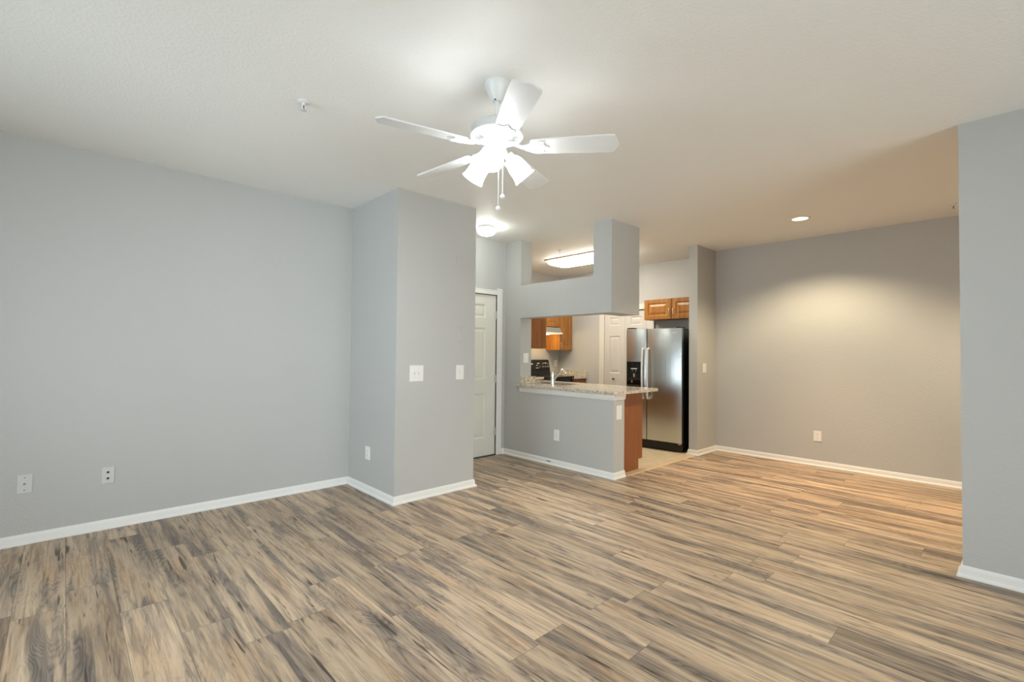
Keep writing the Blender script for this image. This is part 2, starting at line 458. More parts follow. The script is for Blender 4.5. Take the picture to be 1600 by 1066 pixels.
struct(MB().box(XL - T, XL, YB, SY0, 0, H).box(XL - T, XL, SY1, yL + T, 0, H).box(XL - T, XL, SY0, SY1, 0, SZ0).box(XL - T, XL, SY0, SY1, SZ1, H).build('wall_side', 'wall'))
# unseen windows: the glass door behind the camera, and an added one for fill
w1 = struct(empty('window_1', ((WX0 + WX1) / 2, YB - T / 2, 0)))
fr = MB()
for a, b_ in ((WX0, WX0 + .05), (0.55, 0.61), (2.09, 2.15), (WX1 - .05, WX1)): fr.box(a, b_, YB - 0.10, YB - 0.05, 0.0, WZ1)
fr.box(WX0, WX1, YB - 0.10, YB - 0.05, 0, .05).box(WX0, WX1, YB - 0.10, YB - 0.05, WZ1 - .05, WZ1)
fr.build('window_frame', 'trim', w1)
MB().box(WX0 + .05, WX1 - .05, YB - 0.078, YB - 0.072, .05, WZ1 - .05).build('pane', 'pane', w1)
w2 = struct(empty('added_window_2', (XL - T / 2, (SY0 + SY1) / 2, SZ0)))
fr = MB()
for a, b_ in ((SY0, SY0 + .05), (2.68, 2.72), (SY1 - .05, SY1)): fr.box(XL - .10, XL - .05, a, b_, SZ0, SZ1)
fr.box(XL - .10, XL - .05, SY0, SY1, SZ0, SZ0 + .05).box(XL - .10, XL - .05, SY0, SY1, SZ1 - .05, SZ1)
fr.build('window_frame', 'trim', w2)
MB().box(XL - .078, XL - .072, SY0 + .05, SY1 - .05, SZ0 + .05, SZ1 - .05).build('pane', 'pane', w2)

# baseboards: a moulded profile swept along the foot of the walls (path keeps the room on its right-hand side normal list)
PROF = [(0.0, 0.0), (0.027, 0.0), (0.027, 0.008), (0.022, 0.016), (0.014, 0.021), (0.012, 0.050), (0.009, 0.062), (0.005, 0.068), (0.0, 0.068)]
def baseboard(name, path, side):
    """side=+1: room lies to the left of the walking direction, -1: to the right"""
    b = bmesh.new(); P = [Vector((x, y)) for x, y in path]; rings = []
    for i, p in enumerate(P):
        ns = []
        for a, c in ((i - 1, i), (i, i + 1)):
            if a >= 0 and c < len(P):
                d = (P[c] - P[a]).normalized(); ns.append(Vector((-d.y, d.x)) * side)
        if len(ns) == 2: m = (ns[0] + ns[1]); m = m / max(m.length_squared / 2, 1e-6)
        else: m = ns[0]
        rings.append([b.verts.new((p.x + m.x * o, p.y + m.y * o, z)) for o, z in PROF])
    n = len(PROF)
    for A, B in zip(rings, rings[1:]):
        for k in range(n): b.faces.new((A[k], A[(k + 1) % n], B[(k + 1) % n], B[k]))
    b.faces.new(rings[0]); b.faces.new(rings[-1])
    bmesh.ops.recalc_face_normals(b, faces=b.faces[:])
    mb = MB(); mb.bm.free(); mb.bm = b
    return struct(mb.build(name, 'trim'))
baseboard('baseboard_left', [(XL, yL), (xP0, yL)], -1)
baseboard('baseboard_pillar', [(xP0, yL - 0.02), (xP0, yP), (xP1, yP), (xP1, yE)], -1)
bd = baseboard('baseboard_divider', [(4.167, yE), (xH, yE), (xH, yW), (xH2 + 0.003, yW)], -1)
MB().box(xH - 0.0145, xH - 0.011, 3.800, 3.862, 0.034, 0.043).build('scuff_mark', 'slot', bd)['label'] = 'dark scuff on the white baseboard'
baseboard('baseboard_dining', [(xS + 0.1, yS2), (xS, yS2), (xS, yS), (xD, yS), (xD, YB)], -1)
baseboard('baseboard_right', [(xR, YB), (xR, yR), (xR2, yR), (xR2, YB)], 1)

# white cap moulding round the top of the half wall
tm = MB()
tm.prism([(xH - 0.016, 0.858), (xH - 0.016, 0.8845), (xH, 0.8845), (xH, 0.824), (xH - 0.006, 0.826), (xH - 0.010, 0.840)], 'y', yW - 0.012, yJ)
tm.prism([(yW - 0.016, 0.858), (yW - 0.016, 0.8845), (yW, 0.8845), (yW, 0.824), (yW - 0.006, 0.826), (yW - 0.010, 0.840)], 'x', xH - 0.012, xH2 + 0.006)
struct(tm.build('trim_1', 'trim'))

# ------------------------------------------------------------------ entry door
d1 = struct(empty('door_1', ((DX0 + DX1) / 2, yE, 0)))
LX0, LX1 = DX0 + 0.012, DX1 - 0.003
cxl, cxr = (LX0 + 0.115, (LX0 + LX1) / 2 - 0.06), ((LX0 + LX1) / 2 + 0.06, LX1 - 0.155)
cxr = (3.660, 3.905)
pans = [(a, b_, z0, z1) for a, b_ in (cxl, cxr) for z0, z1 in ((0.236, 0.80), (0.975, 1.628), (1.755, 1.925))]
lf = MB().panelled(LX0, LX1, 0.012, DTOP - 0.008, 0.04, pans, 0.013, 0.016, 0.036, 0.008)
lf.move(Matrix.Translation((0, yE + 0.012, 0))).build('door_leaf', 'door', d1)
cs = MB()
cw = 0.086
for a, b_ in ((DX0 - cw, DX0), (DX1, DX1 + cw)):
    cs.box(a, b_, yE - 0.016, yE + 0.002, 0.0, DTOP + cw, 0.004)
    inner = (b_ - 0.022, b_) if a < DX0 else (a, a + 0.022)
    cs.box(inner[0], inner[1], yE - 0.009, yE + 0.03, 0, DTOP, 0.003)
cs.box(DX0 - cw, DX1 + cw, yE - 0.017, yE + 0.002, DTOP, DTOP + 0.056, 0.004)
cs.box(DX0 - cw - 0.002, DX1 + cw + 0.002, yE - 0.020, yE + 0.002, DTOP + 0.046, DTOP + 0.060, 0.003)
cs.build('door_casing', 'trim', d1)
for hz in (0.30, 0.98, 1.80):
    MB().lathe([(0.007, -0.05), (0.007, 0.05)], (DX1 - 0.004, yE + 0.006, hz), n=10).box(DX1 - 0.03, DX1, yE + 0.009, yE + 0.0125, hz - 0.05, hz + 0.05).build('hinge', 'almond', d1, smooth=40)
MB().box(DX0, DX1, yE - 0.012, yE + 0.08, 0.0, 0.012, 0.002).build('threshold', 'dark', d1)
MB().lathe([(0.026, 0), (0.026, 0.008), (0.010, 0.012), (0.010, 0.035), (0.024, 0.045), (0.027, 0.060), (0.018, 0.072), (0, 0.074)], (LX0 + 0.07, yE + 0.012, 0.95), (0, -1, 0), 20).build('door_knob', 'nickel', d1, smooth=40)

# ------------------------------------------------------------------ pantry bifold door (on the wall facing the half wall)
PY1, PYM, PY0, PZ = 4.900, 4.487, 4.075, 2.035
d2 = struct(empty('door_2', (xK, PYM, 0)))
RX = Matrix.Rotation(math.radians(-90), 4, 'Z')     # local x -> -world y, local -y -> -world x
def facing_minus_x(mb, x, y):                        # local x=0 sits at world y
    return mb.move(Matrix.Translation((x, y, 0)) @ RX)
for ya_, yb_ in ((PY1 - 0.006, PYM + 0.002), (PYM - 0.002, PY0 + 0.006)):
    w = ya_ - yb_
    mb = MB().panelled(0, w, 0.02, PZ - 0.022, 0.034, [(0.105, w - 0.095, 0.24, 0.775), (0.105, w - 0.095, 0.985, 1.61), (0.105, w - 0.095, 1.785, 1.925)], 0.013, 0.014, 0.032, 0.008)
    facing_minus_x(mb, xK - 0.036, ya_).build('door_leaf', 'bifold', d2)
MB().lathe([(0.012, 0), (0.012, 0.004), (0.007, 0.010), (0.017, 0.022), (0.015, 0.032), (0, 0.036)], (xK - 0.036, 4.70, 0.885), (-1, 0, 0), 16).build('door_knob', 'brass', d2, smooth=40)
MB().box(xK - 0.034, xK - 0.002, PY0, PY1, PZ - 0.019, PZ + 0.002).build('door_track', 'dark', d2)
cs = MB()
for a, b_ in ((PY1, PY1 + 0.105), (PY0 - 0.125, PY0)): cs.box(xK - 0.044, xK - 0.001, a, b_, 0.004, PZ + 0.09, 0.004)
cs.box(xK - 0.042, xK - 0.001, PY0 - 0.125, PY1 + 0.105, PZ, PZ + 0.09, 0.004)
cs.build('door_casing', 'casing', d2)

# ------------------------------------------------------------------ wall plates (local: plate faces -y, centre at origin)
def wall_plate(name, label, cat, loc, rz, w, h, kind, mat='plate', group=None):
    t = thing(name, label, cat, loc, rz, group)
    def B(mb, nm, m): return mb.build(nm, m, t, world=False)
    B(MB().box(-w / 2, w / 2, -0.007, 0.0, -h / 2, h / 2, 0.003), 'cover_plate', mat)
    def screw(x, z): B(MB().lathe([(0.0032, 0), (0.0026, 0.0012)], (x, -0.007, z), (0, -1, 0), 10), 'screw', mat if mat != 'plate' else 'almond')
    if kind == 'toggle' or kind == 'toggle2':
        for x in ((0.0,) if kind == 'toggle' else (-0.023, 0.023)):
            B(MB().box(x - 0.006, x + 0.006, -0.0078, -0.006, -0.013, 0.013), 'toggle_slot', 'almond')
            B(MB().prism([(-0.007, -0.005), (-0.018, 0.004), (-0.018, 0.009), (-0.007, 0.007)], 'x', x - 0.004, x + 0.004), 'toggle', 'plate')
            screw(x, h * 0.27); screw(x, -h * 0.27)
    elif kind == 'outlet':
        for z in (0.0205, -0.0205):
            r = B(MB().box(-0.0165, 0.0165, -0.0092, -0.006, z - 0.0145, z + 0.0145, 0.004), 'receptacle', 'plate')
            MB().box(-0.0075, -0.0055, -0.0097, -0.0085, z - 0.002, z + 0.007).box(0.0055, 0.0075, -0.0097, -0.0085, z - 0.001, z + 0.006).box(-0.002, 0.002, -0.0097, -0.0085, z - 0.010, z - 0.006).build('contact_slots', 'slot', r, world=False)
        screw(0, 0)
    elif kind == 'rocker':
        B(MB().box(-0.0165, 0.0165, -0.0095, -0.006, -0.0335, 0.0335, 0.002), 'rocker', 'plate')
        screw(0, h * 0.40); screw(0, -h * 0.40)
    elif kind == 'jacks':
        for z in (0.022, -0.022): B(MB().lathe([(0.0085, 0), (0.0085, 0.002), (0.0045, 0.0035), (0, 0.0035)], (0, -0.006, z), (0, -1, 0), 14), 'jack', 'slot')
        screw(0, -h * 0.40)
    elif kind == 'marks':
        B(MB().lathe([(0.007, 0), (0.007, 0.004), (0.003, 0.009), (0, 0.009)], (0, -0.006, 0.0), (0, -1, 0), 12), 'jack', 'fanslot')
        for z in (0.042, -0.042): B(MB().lathe([(0.0045, 0), (0.0035, 0.0016)], (0, -0.007, z), (0, -1, 0), 10), 'screw', 'fanslot')
    elif kind == 'box':
        B(MB().box(-w / 2 + 0.012, w / 2 - 0.012, -0.011, -0.006, -h / 2 + 0.012, h / 2 - 0.012, 0.003), 'raised_lid', mat)
    return t
E_ = 0.0
RXN = -PI / 2
wall_plate('light_switch', 'wide white plate with two toggles on the grey pillar front', 'switch', (2.308, yP, 1.126), 0, 0.140, 0.145, 'toggle2')
wall_plate('light_switch', 'white plate with one toggle, beside the right edge of the pillar', 'switch', (2.791, yP, 1.126), 0, 0.090, 0.138, 'toggle')
wall_plate('blank_cover', 'blank plate painted wall grey, right above the single toggle switch', 'cover plate', (2.793, yP, 1.492), 0, 0.084, 0.138, 'box', 'wall')
wall_plate('blank_cover', 'blank plate painted wall grey, topmost on the pillar front', 'cover plate', (2.784, yP, 2.196), 0, 0.084, 0.105, 'box', 'wall')
wall_plate('power_outlet', 'white outlet low on the shaded narrow side of the pillar', 'outlet', (xP0, 4.194, 0.366), RXN, 0.090, 0.124, 'outlet')
wall_plate('cable_plate', 'plate with two black round jacks low on the left wall', 'wall plate', (0.258, yL, 0.390), 0, 0.072, 0.120, 'jacks', 'almond')
wall_plate('cable_plate', 'grey-white plate with three dull studs low on left wall near photo edge', 'wall plate', (-0.172, yL, 0.404), 0, 0.074, 0.125, 'marks', 'almond')
wall_plate('power_outlet', 'white outlet on the half wall under the granite counter', 'outlet', (xH, 3.717, 0.358), RXN, 0.080, 0.128, 'outlet')
wall_plate('power_outlet', 'white upright plate on narrow half wall end beside brown cabinet panel', 'outlet', (4.318, yW, 0.693), 0, 0.092, 0.150, 'rocker')
wall_plate('light_switch', 'white rocker plate inside the pass-through opening above the granite splash', 'switch', (4.321, yJ, 1.250), 0, 0.092, 0.122, 'rocker')
wall_plate('light_switch', 'white rocker plate on the short wall right of the refrigerator', 'switch', (6.236, yS, 1.134), 0, 0.100, 0.130, 'rocker')
wall_plate('power_outlet', 'white outlet low on the long dining wall', 'outlet', (xD, 1.662, 0.357), RXN, 0.082, 0.122, 'outlet')
wall_plate('power_outlet', 'small white outlet on kitchen wall right of the black range', 'outlet', (6.735, yK, 1.120), 0, 0.072, 0.118, 'outlet')

# ------------------------------------------------------------------ ceiling fan
FX, FY = 1.653, 1.895
fan = thing('ceiling_fan', 'white five-blade ceiling fan with three lit frosted shades', 'ceiling fan', (FX, FY, H))
FC = (FX, FY, 0)
MB().lathe([(0.066, H), (0.067, H - 0.012), (0.060, H - 0.030), (0.040, H - 0.072), (0.030, H - 0.090), (0.024, H - 0.098), (0.013, H - 0.098)], FC, n=40).build('canopy', 'fan', fan, smooth=35)
MB().ball((FX - 0.022, FY - 0.010, H - 0.095), 0.005).build('canopy_screw', 'slot', fan)
MB().lathe([(0.0125, H - 0.095), (0.0125, 2.575), (0.022, 2.572), (0.022, 2.545)], FC, n=20).build('downrod', 'fan', fan, smooth=35)
mh = MB().lathe([(0.022, 2.560), (0.060, 2.552), (0.110, 2.535), (0.131, 2.522), (0.137, 2.512), (0.137, 2.482), (0.141, 2.479), (0.141, 2.472), (0.136, 2.467), (0.128, 2.466), (0.118, 2.458), (0.078, 2.446), (0.070, 2.444), (0.070, 2.432), (0.0, 2.432)], FC, n=56).build('motor_housing', 'fan', fan, smooth=35)
vs = MB()
for k in range(48):
    a = 2 * PI * k / 48
    b = bmesh.new(); bmesh.ops.create_cube(b, size=1.0)
    for v in b.verts:
        r = 0.101 + v.co.x * 0.026; p = Vector((r, v.co.y * 0.0042, 2.4532 + (r - 0.101) * 0.30 + v.co.z * 0.003 - 0.0006))
        v.co = Matrix.Rotation(a, 4, 'Z') @ p + Vector(FC)
    vs.add(b)
vs.build('vent_slots', 'fanslot', mh)
BZ, BP = 2.412, math.radians(-13)
def blade_mesh(a):
    # outline in the blade's own plane: x along the blade, y across it
    out = [(0.195, -0.052), (0.30, -0.060), (0.575, -0.069), (0.613, -0.066), (0.640, 0.012), (0.618, 0.066), (0.600, 0.069), (0.30, 0.060), (0.195, 0.052), (0.180, 0.040), (0.180, -0.040)]
    mb = MB().prism(out, 'z', -0.004, 0.004)
    m = Matrix.Translation((FX, FY, BZ)) @ Matrix.Rotation(a, 4, 'Z') @ Matrix.Rotation(BP, 4, 'X')
    return mb.move(m), m
for k in range(5):
    a = math.radians(22.0 + 72 * k + (2.3 if k == 3 else 0))
    mb, m = blade_mesh(a)
    bl = mb.build('blade', 'fan', fan)
    ir = MB()
    # scalloped plate under the blade root
    lobes = [(0.150, -0.016), (0.175, -0.030), (0.200, -0.044), (0.232, -0.050), (0.256, -0.040), (0.250, -0.024), (0.262, -0.012), (0.280, 0.0), (0.262, 0.012), (0.250, 0.024), (0.256, 0.040), (0.232, 0.050), (0.200, 0.044), (0.175, 0.030), (0.150, 0.016)]
    ir.prism(lobes, 'z', -0.010, -0.0045)
    for sx, sy in ((0.225, -0.030), (0.225, 0.030), (0.255, 0.0)): ir.lathe([(0.005, -0.013), (0.005, -0.009)], (sx, sy, 0), n=10)
    ir.move(m)
    arm = MB()
    pts = [(0.062, 0, 2.438), (0.085, 0, 2.434), (0.110, 0, 2.420), (0.135, 0, 2.410), (0.165, 0, 2.409)]
    R0 = Matrix.Translation((FX, FY, 0)) @ Matrix.Rotation(a, 4, 'Z')
    b = bmesh.new(); rows = []
    for i, (x, y, z) in enumerate(pts):
        hw = (0.018, 0.015, 0.013, 0.014, 0.020)[i]
        rows.append([b.verts.new((x, -hw, z - 0.004)), b.verts.new((x, hw, z - 0.004)), b.verts.new((x, hw, z + 0.004)), b.verts.new((x, -hw, z + 0.004))])
    for A, B in zip(rows, rows[1:]):
        for j in range(4): b.faces.new((A[j], A[(j + 1) % 4], B[(j + 1) % 4], B[j]))
    b.faces.new(rows[0]); b.faces.new(rows[-1]); bmesh.ops.recalc_face_normals(b, faces=b.faces[:])
    arm.add(b); arm.move(R0)
    me = bpy.data.meshes.new('t'); arm.bm.to_mesh(me); ir.bm.from_mesh(me); arm.bm.free()
    ir.build('blade_iron', 'fan', bl)
kit = MB().lathe([(0.0, 2.436), (0.048, 2.436), (0.050, 2.430), (0.050, 2.396), (0.056, 2.388), (0.056, 2.376), (0.046, 2.362), (0.022, 2.350), (0.012, 2.338), (0.0, 2.336)], FC, n=36).build('light_kit', 'fan', fan, smooth=35)
for k in range(3):
    av = math.radians(23 + 120 * k)          # azimuth seen from the photographer: 0 = to the right, 90 = away
    hd = rt * math.cos(av) + fh * math.sin(av)
    ax = (hd * math.sin(math.radians(43)) - up * math.cos(math.radians(43))).normalized()
    p0 = Vector((FX, FY, 2.384)) + hd * 0.050
    neck = p0 + hd * 0.022 - up * 0.004
    so = MB().tube([p0 - hd * 0.012, p0 + hd * 0.010, neck], 0.011, 12).lathe([(0.024, -0.010), (0.027, 0.0), (0.027, 0.022), (0.022, 0.026)], neck, ax, 20).build('lamp_socket', 'fan', kit, smooth=40)
    sh = MB().lathe([(0.027, 0.014), (0.036, 0.024), (0.046, 0.044), (0.051, 0.070), (0.052, 0.100), (0.056, 0.128), (0.062, 0.142), (0.060, 0.142), (0.054, 0.127), (0.050, 0.100), (0.049, 0.070), (0.044, 0.045), (0.034, 0.026), (0.025, 0.016)], neck, ax, 28, cap=False)
    so_sh = sh.build('glass_shade', 'shade', fan, smooth=50); so_sh['label'] = 'lit frosted glass shade'
    MB().lathe([(0.010, 0.018), (0.014, 0.034), (0.026, 0.062), (0.029, 0.082), (0.022, 0.102), (0.0, 0.110)], neck, ax, 16).build('bulb', 'bulb', so_sh, smooth=60)
for lat, dep, z0, z1 in ((0.012, -0.018, 2.348, 2.081), (0.034, 0.006, 2.372, 2.153)):
    p = Vector((FX, FY, 0)) + rt * lat + fh * dep
    ch = MB().tube([(p.x, p.y, z0), (p.x, p.y, z1)], 0.0017, 6).build('pull_chain', 'fan', fan)
    MB().ball((p.x, p.y, z1), 0.0125, (1, 1, 1.08)).build('chain_bead', 'fan', ch, smooth=60)

# ------------------------------------------------------------------ other ceiling fittings
dl = thing('ceiling_light', 'small round lit dome light on the entry ceiling above the door', 'ceiling light', (3.490, 4.160, H))
MB().lathe([(0.0, H), (0.094, H), (0.096, H - 0.006), (0.096, H - 0.030), (0.090, H - 0.036), (0.0, H - 0.036)], (3.490, 4.160, 0), n=40).build('metal_base', 'fan', dl, smooth=35)
MB().lathe([(0.091, H - 0.034), (0.0985, H - 0.037), (0.100, H - 0.054), (0.092, H - 0.078), (0.070, H - 0.096), (0.036, H - 0.106), (0.0, H - 0.108)], (3.490, 4.160, 0), n=40).build('glass_dome', 'dome', dl, smooth=60)

FLX0, FLX1, FLY0, FLY1 = 5.40, 5.86, 3.78, 5.02
fl = thing('fluorescent_light', 'long lit fluorescent wrap light on the kitchen ceiling', 'ceiling light', ((FLX0 + FLX1) / 2, (FLY0 + FLY1) / 2, H))
MB().box(FLX0 - 0.01, FLX1 + 0.01, FLY0 - 0.01, FLY1 + 0.01, H - 0.022, H, 0.004).build('metal_pan', 'greybrown', fl)
def stadium(x0, x1, y0, y1, r, n=8):
    pts = []
    for cx, cy, a0 in ((x1 - r, y0 + r, -90), (x1 - r, y1 - r, 0), (x0 + r, y1 - r, 90), (x0 + r, y0 + r, 180)):
        for k in range(n + 1):
            a = math.radians(a0 + 90 * k / n); pts.append((cx + r * math.cos(a), cy + r * math.sin(a)))
    return pts
def pillow(x0, x1, y0, y1, rs):
    b = bmesh.new(); rings = []
    for ins, z, r in rs: rings.append([b.verts.new((x, y, z)) for x, y in stadium(x0 + ins, x1 - ins, y0 + ins, y1 - ins, r)])
    n = len(rings[0])
    for A, B in zip(rings, rings[1:]):
        for k in range(n): b.faces.new((A[k], A[(k + 1) % n], B[(k + 1) % n], B[k]))
    b.faces.new(rings[0]); b.faces.new(rings[-1]); bmesh.ops.recalc_face_normals(b, faces=b.faces[:])
    m = MB(); m.bm.free(); m.bm = b; return m
pillow(FLX0, FLX1, FLY0, FLY1, [(0.0, H - 0.020, 0.10), (0.0, H - 0.045, 0.10), (0.02, H - 0.070, 0.09), (0.06, H - 0.085, 0.07)]).build('acrylic_lens', 'tube', fl, smooth=50)

def recessed(y, label):
    cl = thing('recessed_light', label, 'ceiling light', (CANX, y, H))
    MB().lathe([(CANR - 0.006, H - 0.001), (CANR - 0.004, H - 0.006), (0.098, H - 0.005), (0.100, H), (CANR - 0.006, H - 0.001)], (CANX, y, 0), n=40, cap=False).build('trim_ring', 'fan', cl, smooth=40)
    MB().lathe([(CANR - 0.004, H - 0.002), (CANR - 0.012, H + 0.045), (CANR - 0.020, H + 0.105), (0.0, H + 0.108)], (CANX, y, 0), n=40, cap=False).build('baffle', 'baffle', cl, smooth=40)
    MB().lathe([(0.0, H + 0.030), (0.028, H + 0.034), (0.043, H + 0.050), (0.044, H + 0.066), (0.030, H + 0.100)], (CANX, y, 0), n=28).build('reflector_bulb', 'canbulb', cl, smooth=50)
    sl = bpy.data.lights.new('can_lamp', 'SPOT'); sl.energy = E_CAN * 4; sl.color = C_CAN; sl.spot_size = math.radians(134); sl.spot_blend = 0.55; sl.shadow_soft_size = 0.045
    so = bpy.data.objects.new('can_lamp', sl); COL.objects.link(so); so.location = (0, 0, -0.012); so.parent = cl
    sl = bpy.data.lights.new('can_lamp', 'SPOT'); sl.energy = E_FLOOD * 4; sl.color = C_FLOOD; sl.spot_size = math.radians(72); sl.spot_blend = 0.9; sl.shadow_soft_size = 0.045
    so = bpy.data.objects.new('can_lamp', sl); COL.objects.link(so); so.location = (0, 0, -0.012); so.parent = cl
recessed(CANY, 'lit recessed can light in the dining ceiling in front of the long wall')
recessed(CANY2, 'lit recessed can light in dining ceiling, hidden behind the right wall')

def sprinkler(x, y, label):
    t = thing('fire_sprinkler', label, 'sprinkler', (x, y, H), math.radians(40), 'ceiling sprinklers')
    c = (0, 0, 0)
    MB().lathe([(0.0, 0.0), (0.034, 0.0), (0.034, -0.003), (0.026, -0.008), (0.014, -0.010), (0.0, -0.010)], c, n=28).build('escutcheon', 'fan', t, smooth=35, world=False)
    MB().lathe([(0.011, -0.008), (0.011, -0.020), (0.008, -0.024), (0.0, -0.024)], c, n=14).tube([(-0.010, 0, -0.018), (-0.015, 0, -0.034), (-0.004, 0, -0.050)], 0.0032, 8).tube([(0.010, 0, -0.018), (0.015, 0, -0.034), (0.004, 0, -0.050)], 0.0032, 8).build('frame_arms', 'fan', t, world=False)
    MB().tube([(0, 0, -0.022), (0, 0, -0.046)], 0.003, 8).build('heat_link', 'slot', t, world=False)
    mb = MB().lathe([(0.0, -0.050), (0.016, -0.050), (0.017, -0.0525), (0.0, -0.0525)], c, n=20)
    mb.build('deflector', 'almond', t, world=False)
    return t
sprinkler(0.976, 2.81, 'sprinkler head on the ceiling left of the fan')
sprinkler(6.02, 0.410, 'sprinkler head on dining ceiling beside the right wall edge')
sprinkler(5.033, 4.396, 'sprinkler head on the kitchen ceiling above the fluorescent light')

# ------------------------------------------------------------------ peninsula: cabinets, worktop, sink, faucet
CBX0, CBX1, CBY0 = xH2 + 0.002, 4.900, 3.000
pc = thing('peninsula_cabinet', 'brown base cabinet under the granite peninsula counter', 'cabinet', (4.66, 4.4, 0.004))
MB().prism([(CBX0, 0.004), (CBX1 - 0.085, 0.004), (CBX1 - 0.085, 0.115), (CBX1 - 0.02, 0.115), (CBX1 - 0.02, 0.7), (CBX0, 0.7)], 'y', CBY0 + 0.016, 5.95).build('cabinet_body', 'oak', pc)
MB().box(CBX0, CBX1 - 0.02, CBY0 + 0.016, 3.83, 0.70, 0.884).build('drawer_section', 'oak', pc)
MB().box(CBX0, CBX1 - 0.02, 4.59, 5.95, 0.70, 0.884).build('drawer_section', 'oak', pc)
MB().box(CBX1 - 0.02, CBX1 - 0.002, 3.83, 4.59, 0.70, 0.884).build('false_drawer_front', 'oak', pc)
MB().prism([(CBX0, 0.004), (CBX1 - 0.080, 0.004), (CBX1 - 0.080, 0.118), (CBX1, 0.118), (CBX1, 0.884), (CBX0, 0.884)], 'y', CBY0, CBY0 + 0.016).build('end_panel', 'panel', pc)['label'] = 'plain red-brown end panel with a toe-kick notch'
for ya_, yb_ in ((3.03, 3.48), (3.49, 3.94), (3.95, 4.40), (4.41, 4.86)):
    mb = MB().panelled(0, yb_ - ya_, 0.14, 0.70, 0.018, [(0.055, yb_ - ya_ - 0.055, 0.195, 0.645)])
    mb.move(Matrix.Translation((CBX1 - 0.001, ya_, 0)) @ Matrix.Rotation(PI / 2, 4, 'Z')).build('door', 'oak', pc)

SX0, SX1, SY0_, SY1_ = 4.515, 4.865, 3.86, 4.56
ZC0, ZC1 = 0.885, 0.920
ct = MB()
R_ = 0.03
def ctop(pts, b=0.006): ct.prism(pts, 'z', ZC0, ZC1, 0)
xe, ye = 4.185, 2.885
def arc(cx, cy, r, a0, a1, n=6): return [(cx + r * math.cos(math.radians(a0 + (a1 - a0) * k / n)), cy + r * math.sin(math.radians(a0 + (a1 - a0) * k / n))) for k in range(n + 1)]
# outer worktop outline in slabs round the sink cut-out (one mesh)
def worktop():
    b = bmesh.new()
    loop = arc(xe + 0.012, ye + 0.012, 0.012, 180, 270, 4) + arc(5.07 - 0.03, ye + 0.03, 0.03, 270, 360, 6) + [(5.07, 5.30), (5.70, 5.30), (5.70, yK - 0.001), (xH2 + 0.001, yK - 0.001), (xH2 + 0.001, yJ - 0.001), (xH - 0.001, yJ - 0.001), (xH - 0.001, yJ + 0.030), (xe, yJ + 0.030)]
    hole = stadium(SX0, SX1, SY0_, SY1_, 0.05, 4)
    def ring(pts, z): 
        vs_ = [b.verts.new((x, y, z)) for x, y in pts]
        return vs_, [b.edges.new((vs_[i], vs_[(i + 1) % len(vs_)])) for i in range(len(vs_))]
    for z in (ZC1, ZC0):
        e = []
        if z == ZC1:
            # eased upper edge
            To, e1 = ring(inset(loop, 0.005), z); Th, e2 = ring(hole, z); Tm = [b.verts.new((x, y, z - 0.005)) for x, y in loop]
        else:
            Bo, e1 = ring(inset(loop, 0.004), z); Bh, e2 = ring(hole, z); Bm = [b.verts.new((x, y, z + 0.004)) for x, y in loop]
        bmesh.ops.triangle_fill(b, use_beauty=True, use_dissolve=False, edges=e1 + e2)
    n = len(loop)
    for A, B in ((To, Tm), (Tm, Bm), (Bm, Bo)):
        for k in range(n): b.faces.new((A[k], A[(k + 1) % n], B[(k + 1) % n], B[k]))
    n = len(hole)
    for k in range(n): b.faces.new((Th[k], Th[(k + 1) % n], Bh[(k + 1) % n], Bh[k]))
    bmesh.ops.recalc_face_normals(b, faces=b.faces[:])
    m = MB(); m.bm.free(); m.bm = b; return m
def inset(loop, d):
    P = [Vector(p) for p in loop]; out = []
    n = len(P)
    for i in range(n):
        a, c, e = P[i - 1], P[i], P[(i + 1) % n]
        d1_ = (c - a).normalized(); d2_ = (e - c).normalized()
        n1, n2 = Vector((-d1_.y, d1_.x)), Vector((-d2_.y, d2_.x))
        m = n1 + n2; m = m / max(m.length_squared / 2, 0.2)
        out.append((c.x + m.x * d, c.y + m.y * d))
    return out
wt = thing('granite_countertop', 'speckled beige granite counter capping the half wall with a sink cut-out', 'countertop', (4.6, 3.6, ZC0))
worktop().build('slab', 'granite', wt)
MB().box(xH + 0.002, 4.486, yJ - 0.022, yJ - 0.001, ZC1 + 0.0005, 1.014, 0.002).box(xH2 + 0.001, xH2 + 0.021, yJ, yK - 0.02, ZC1 + 0.0005, 1.014, 0.002).build('backsplash', 'granite', wt)

sk = thing('kitchen_sink', 'steel undermount sink set in the granite peninsula', 'sink', ((SX0 + SX1) / 2, (SY0_ + SY1_) / 2, 0.72))
def basin():
    b = bmesh.new(); rs = []
    for ins, z, r in ((-0.008, ZC0 - 0.001, 0.05), (0.004, ZC0 - 0.001, 0.05), (0.010, 0.76, 0.05), (0.03, 0.735, 0.045), (0.15, 0.732, 0.03)):
        rs.append([b.verts.new((x, y, z)) for x, y in stadium(SX0 + ins, SX1 - ins, SY0_ + ins, SY1_ - ins, r, 4)])
    n = len(rs[0])
    for A, B in zip(rs, rs[1:]):
        for k in range(n): b.faces.new((A[k], A[(k + 1) % n], B[(k + 1) % n], B[k]))
    b.faces.new(rs[-1]); bmesh.ops.recalc_face_normals(b, faces=b.faces[:])
    for f in b.faces: f.normal_flip()
    m = MB(); m.bm.free(); m.bm = b; return m
basin().build('basin', 'sinksteel', sk, smooth=40)
MB().lathe([(0.0, 0.733), (0.040, 0.733), (0.042, 0.7345), (0.030, 0.735), (0.0, 0.7345)], ((SX0 + SX1) / 2, (SY0_ + SY1_) / 2, 0), n=24).build('drain', 'chrome', sk)

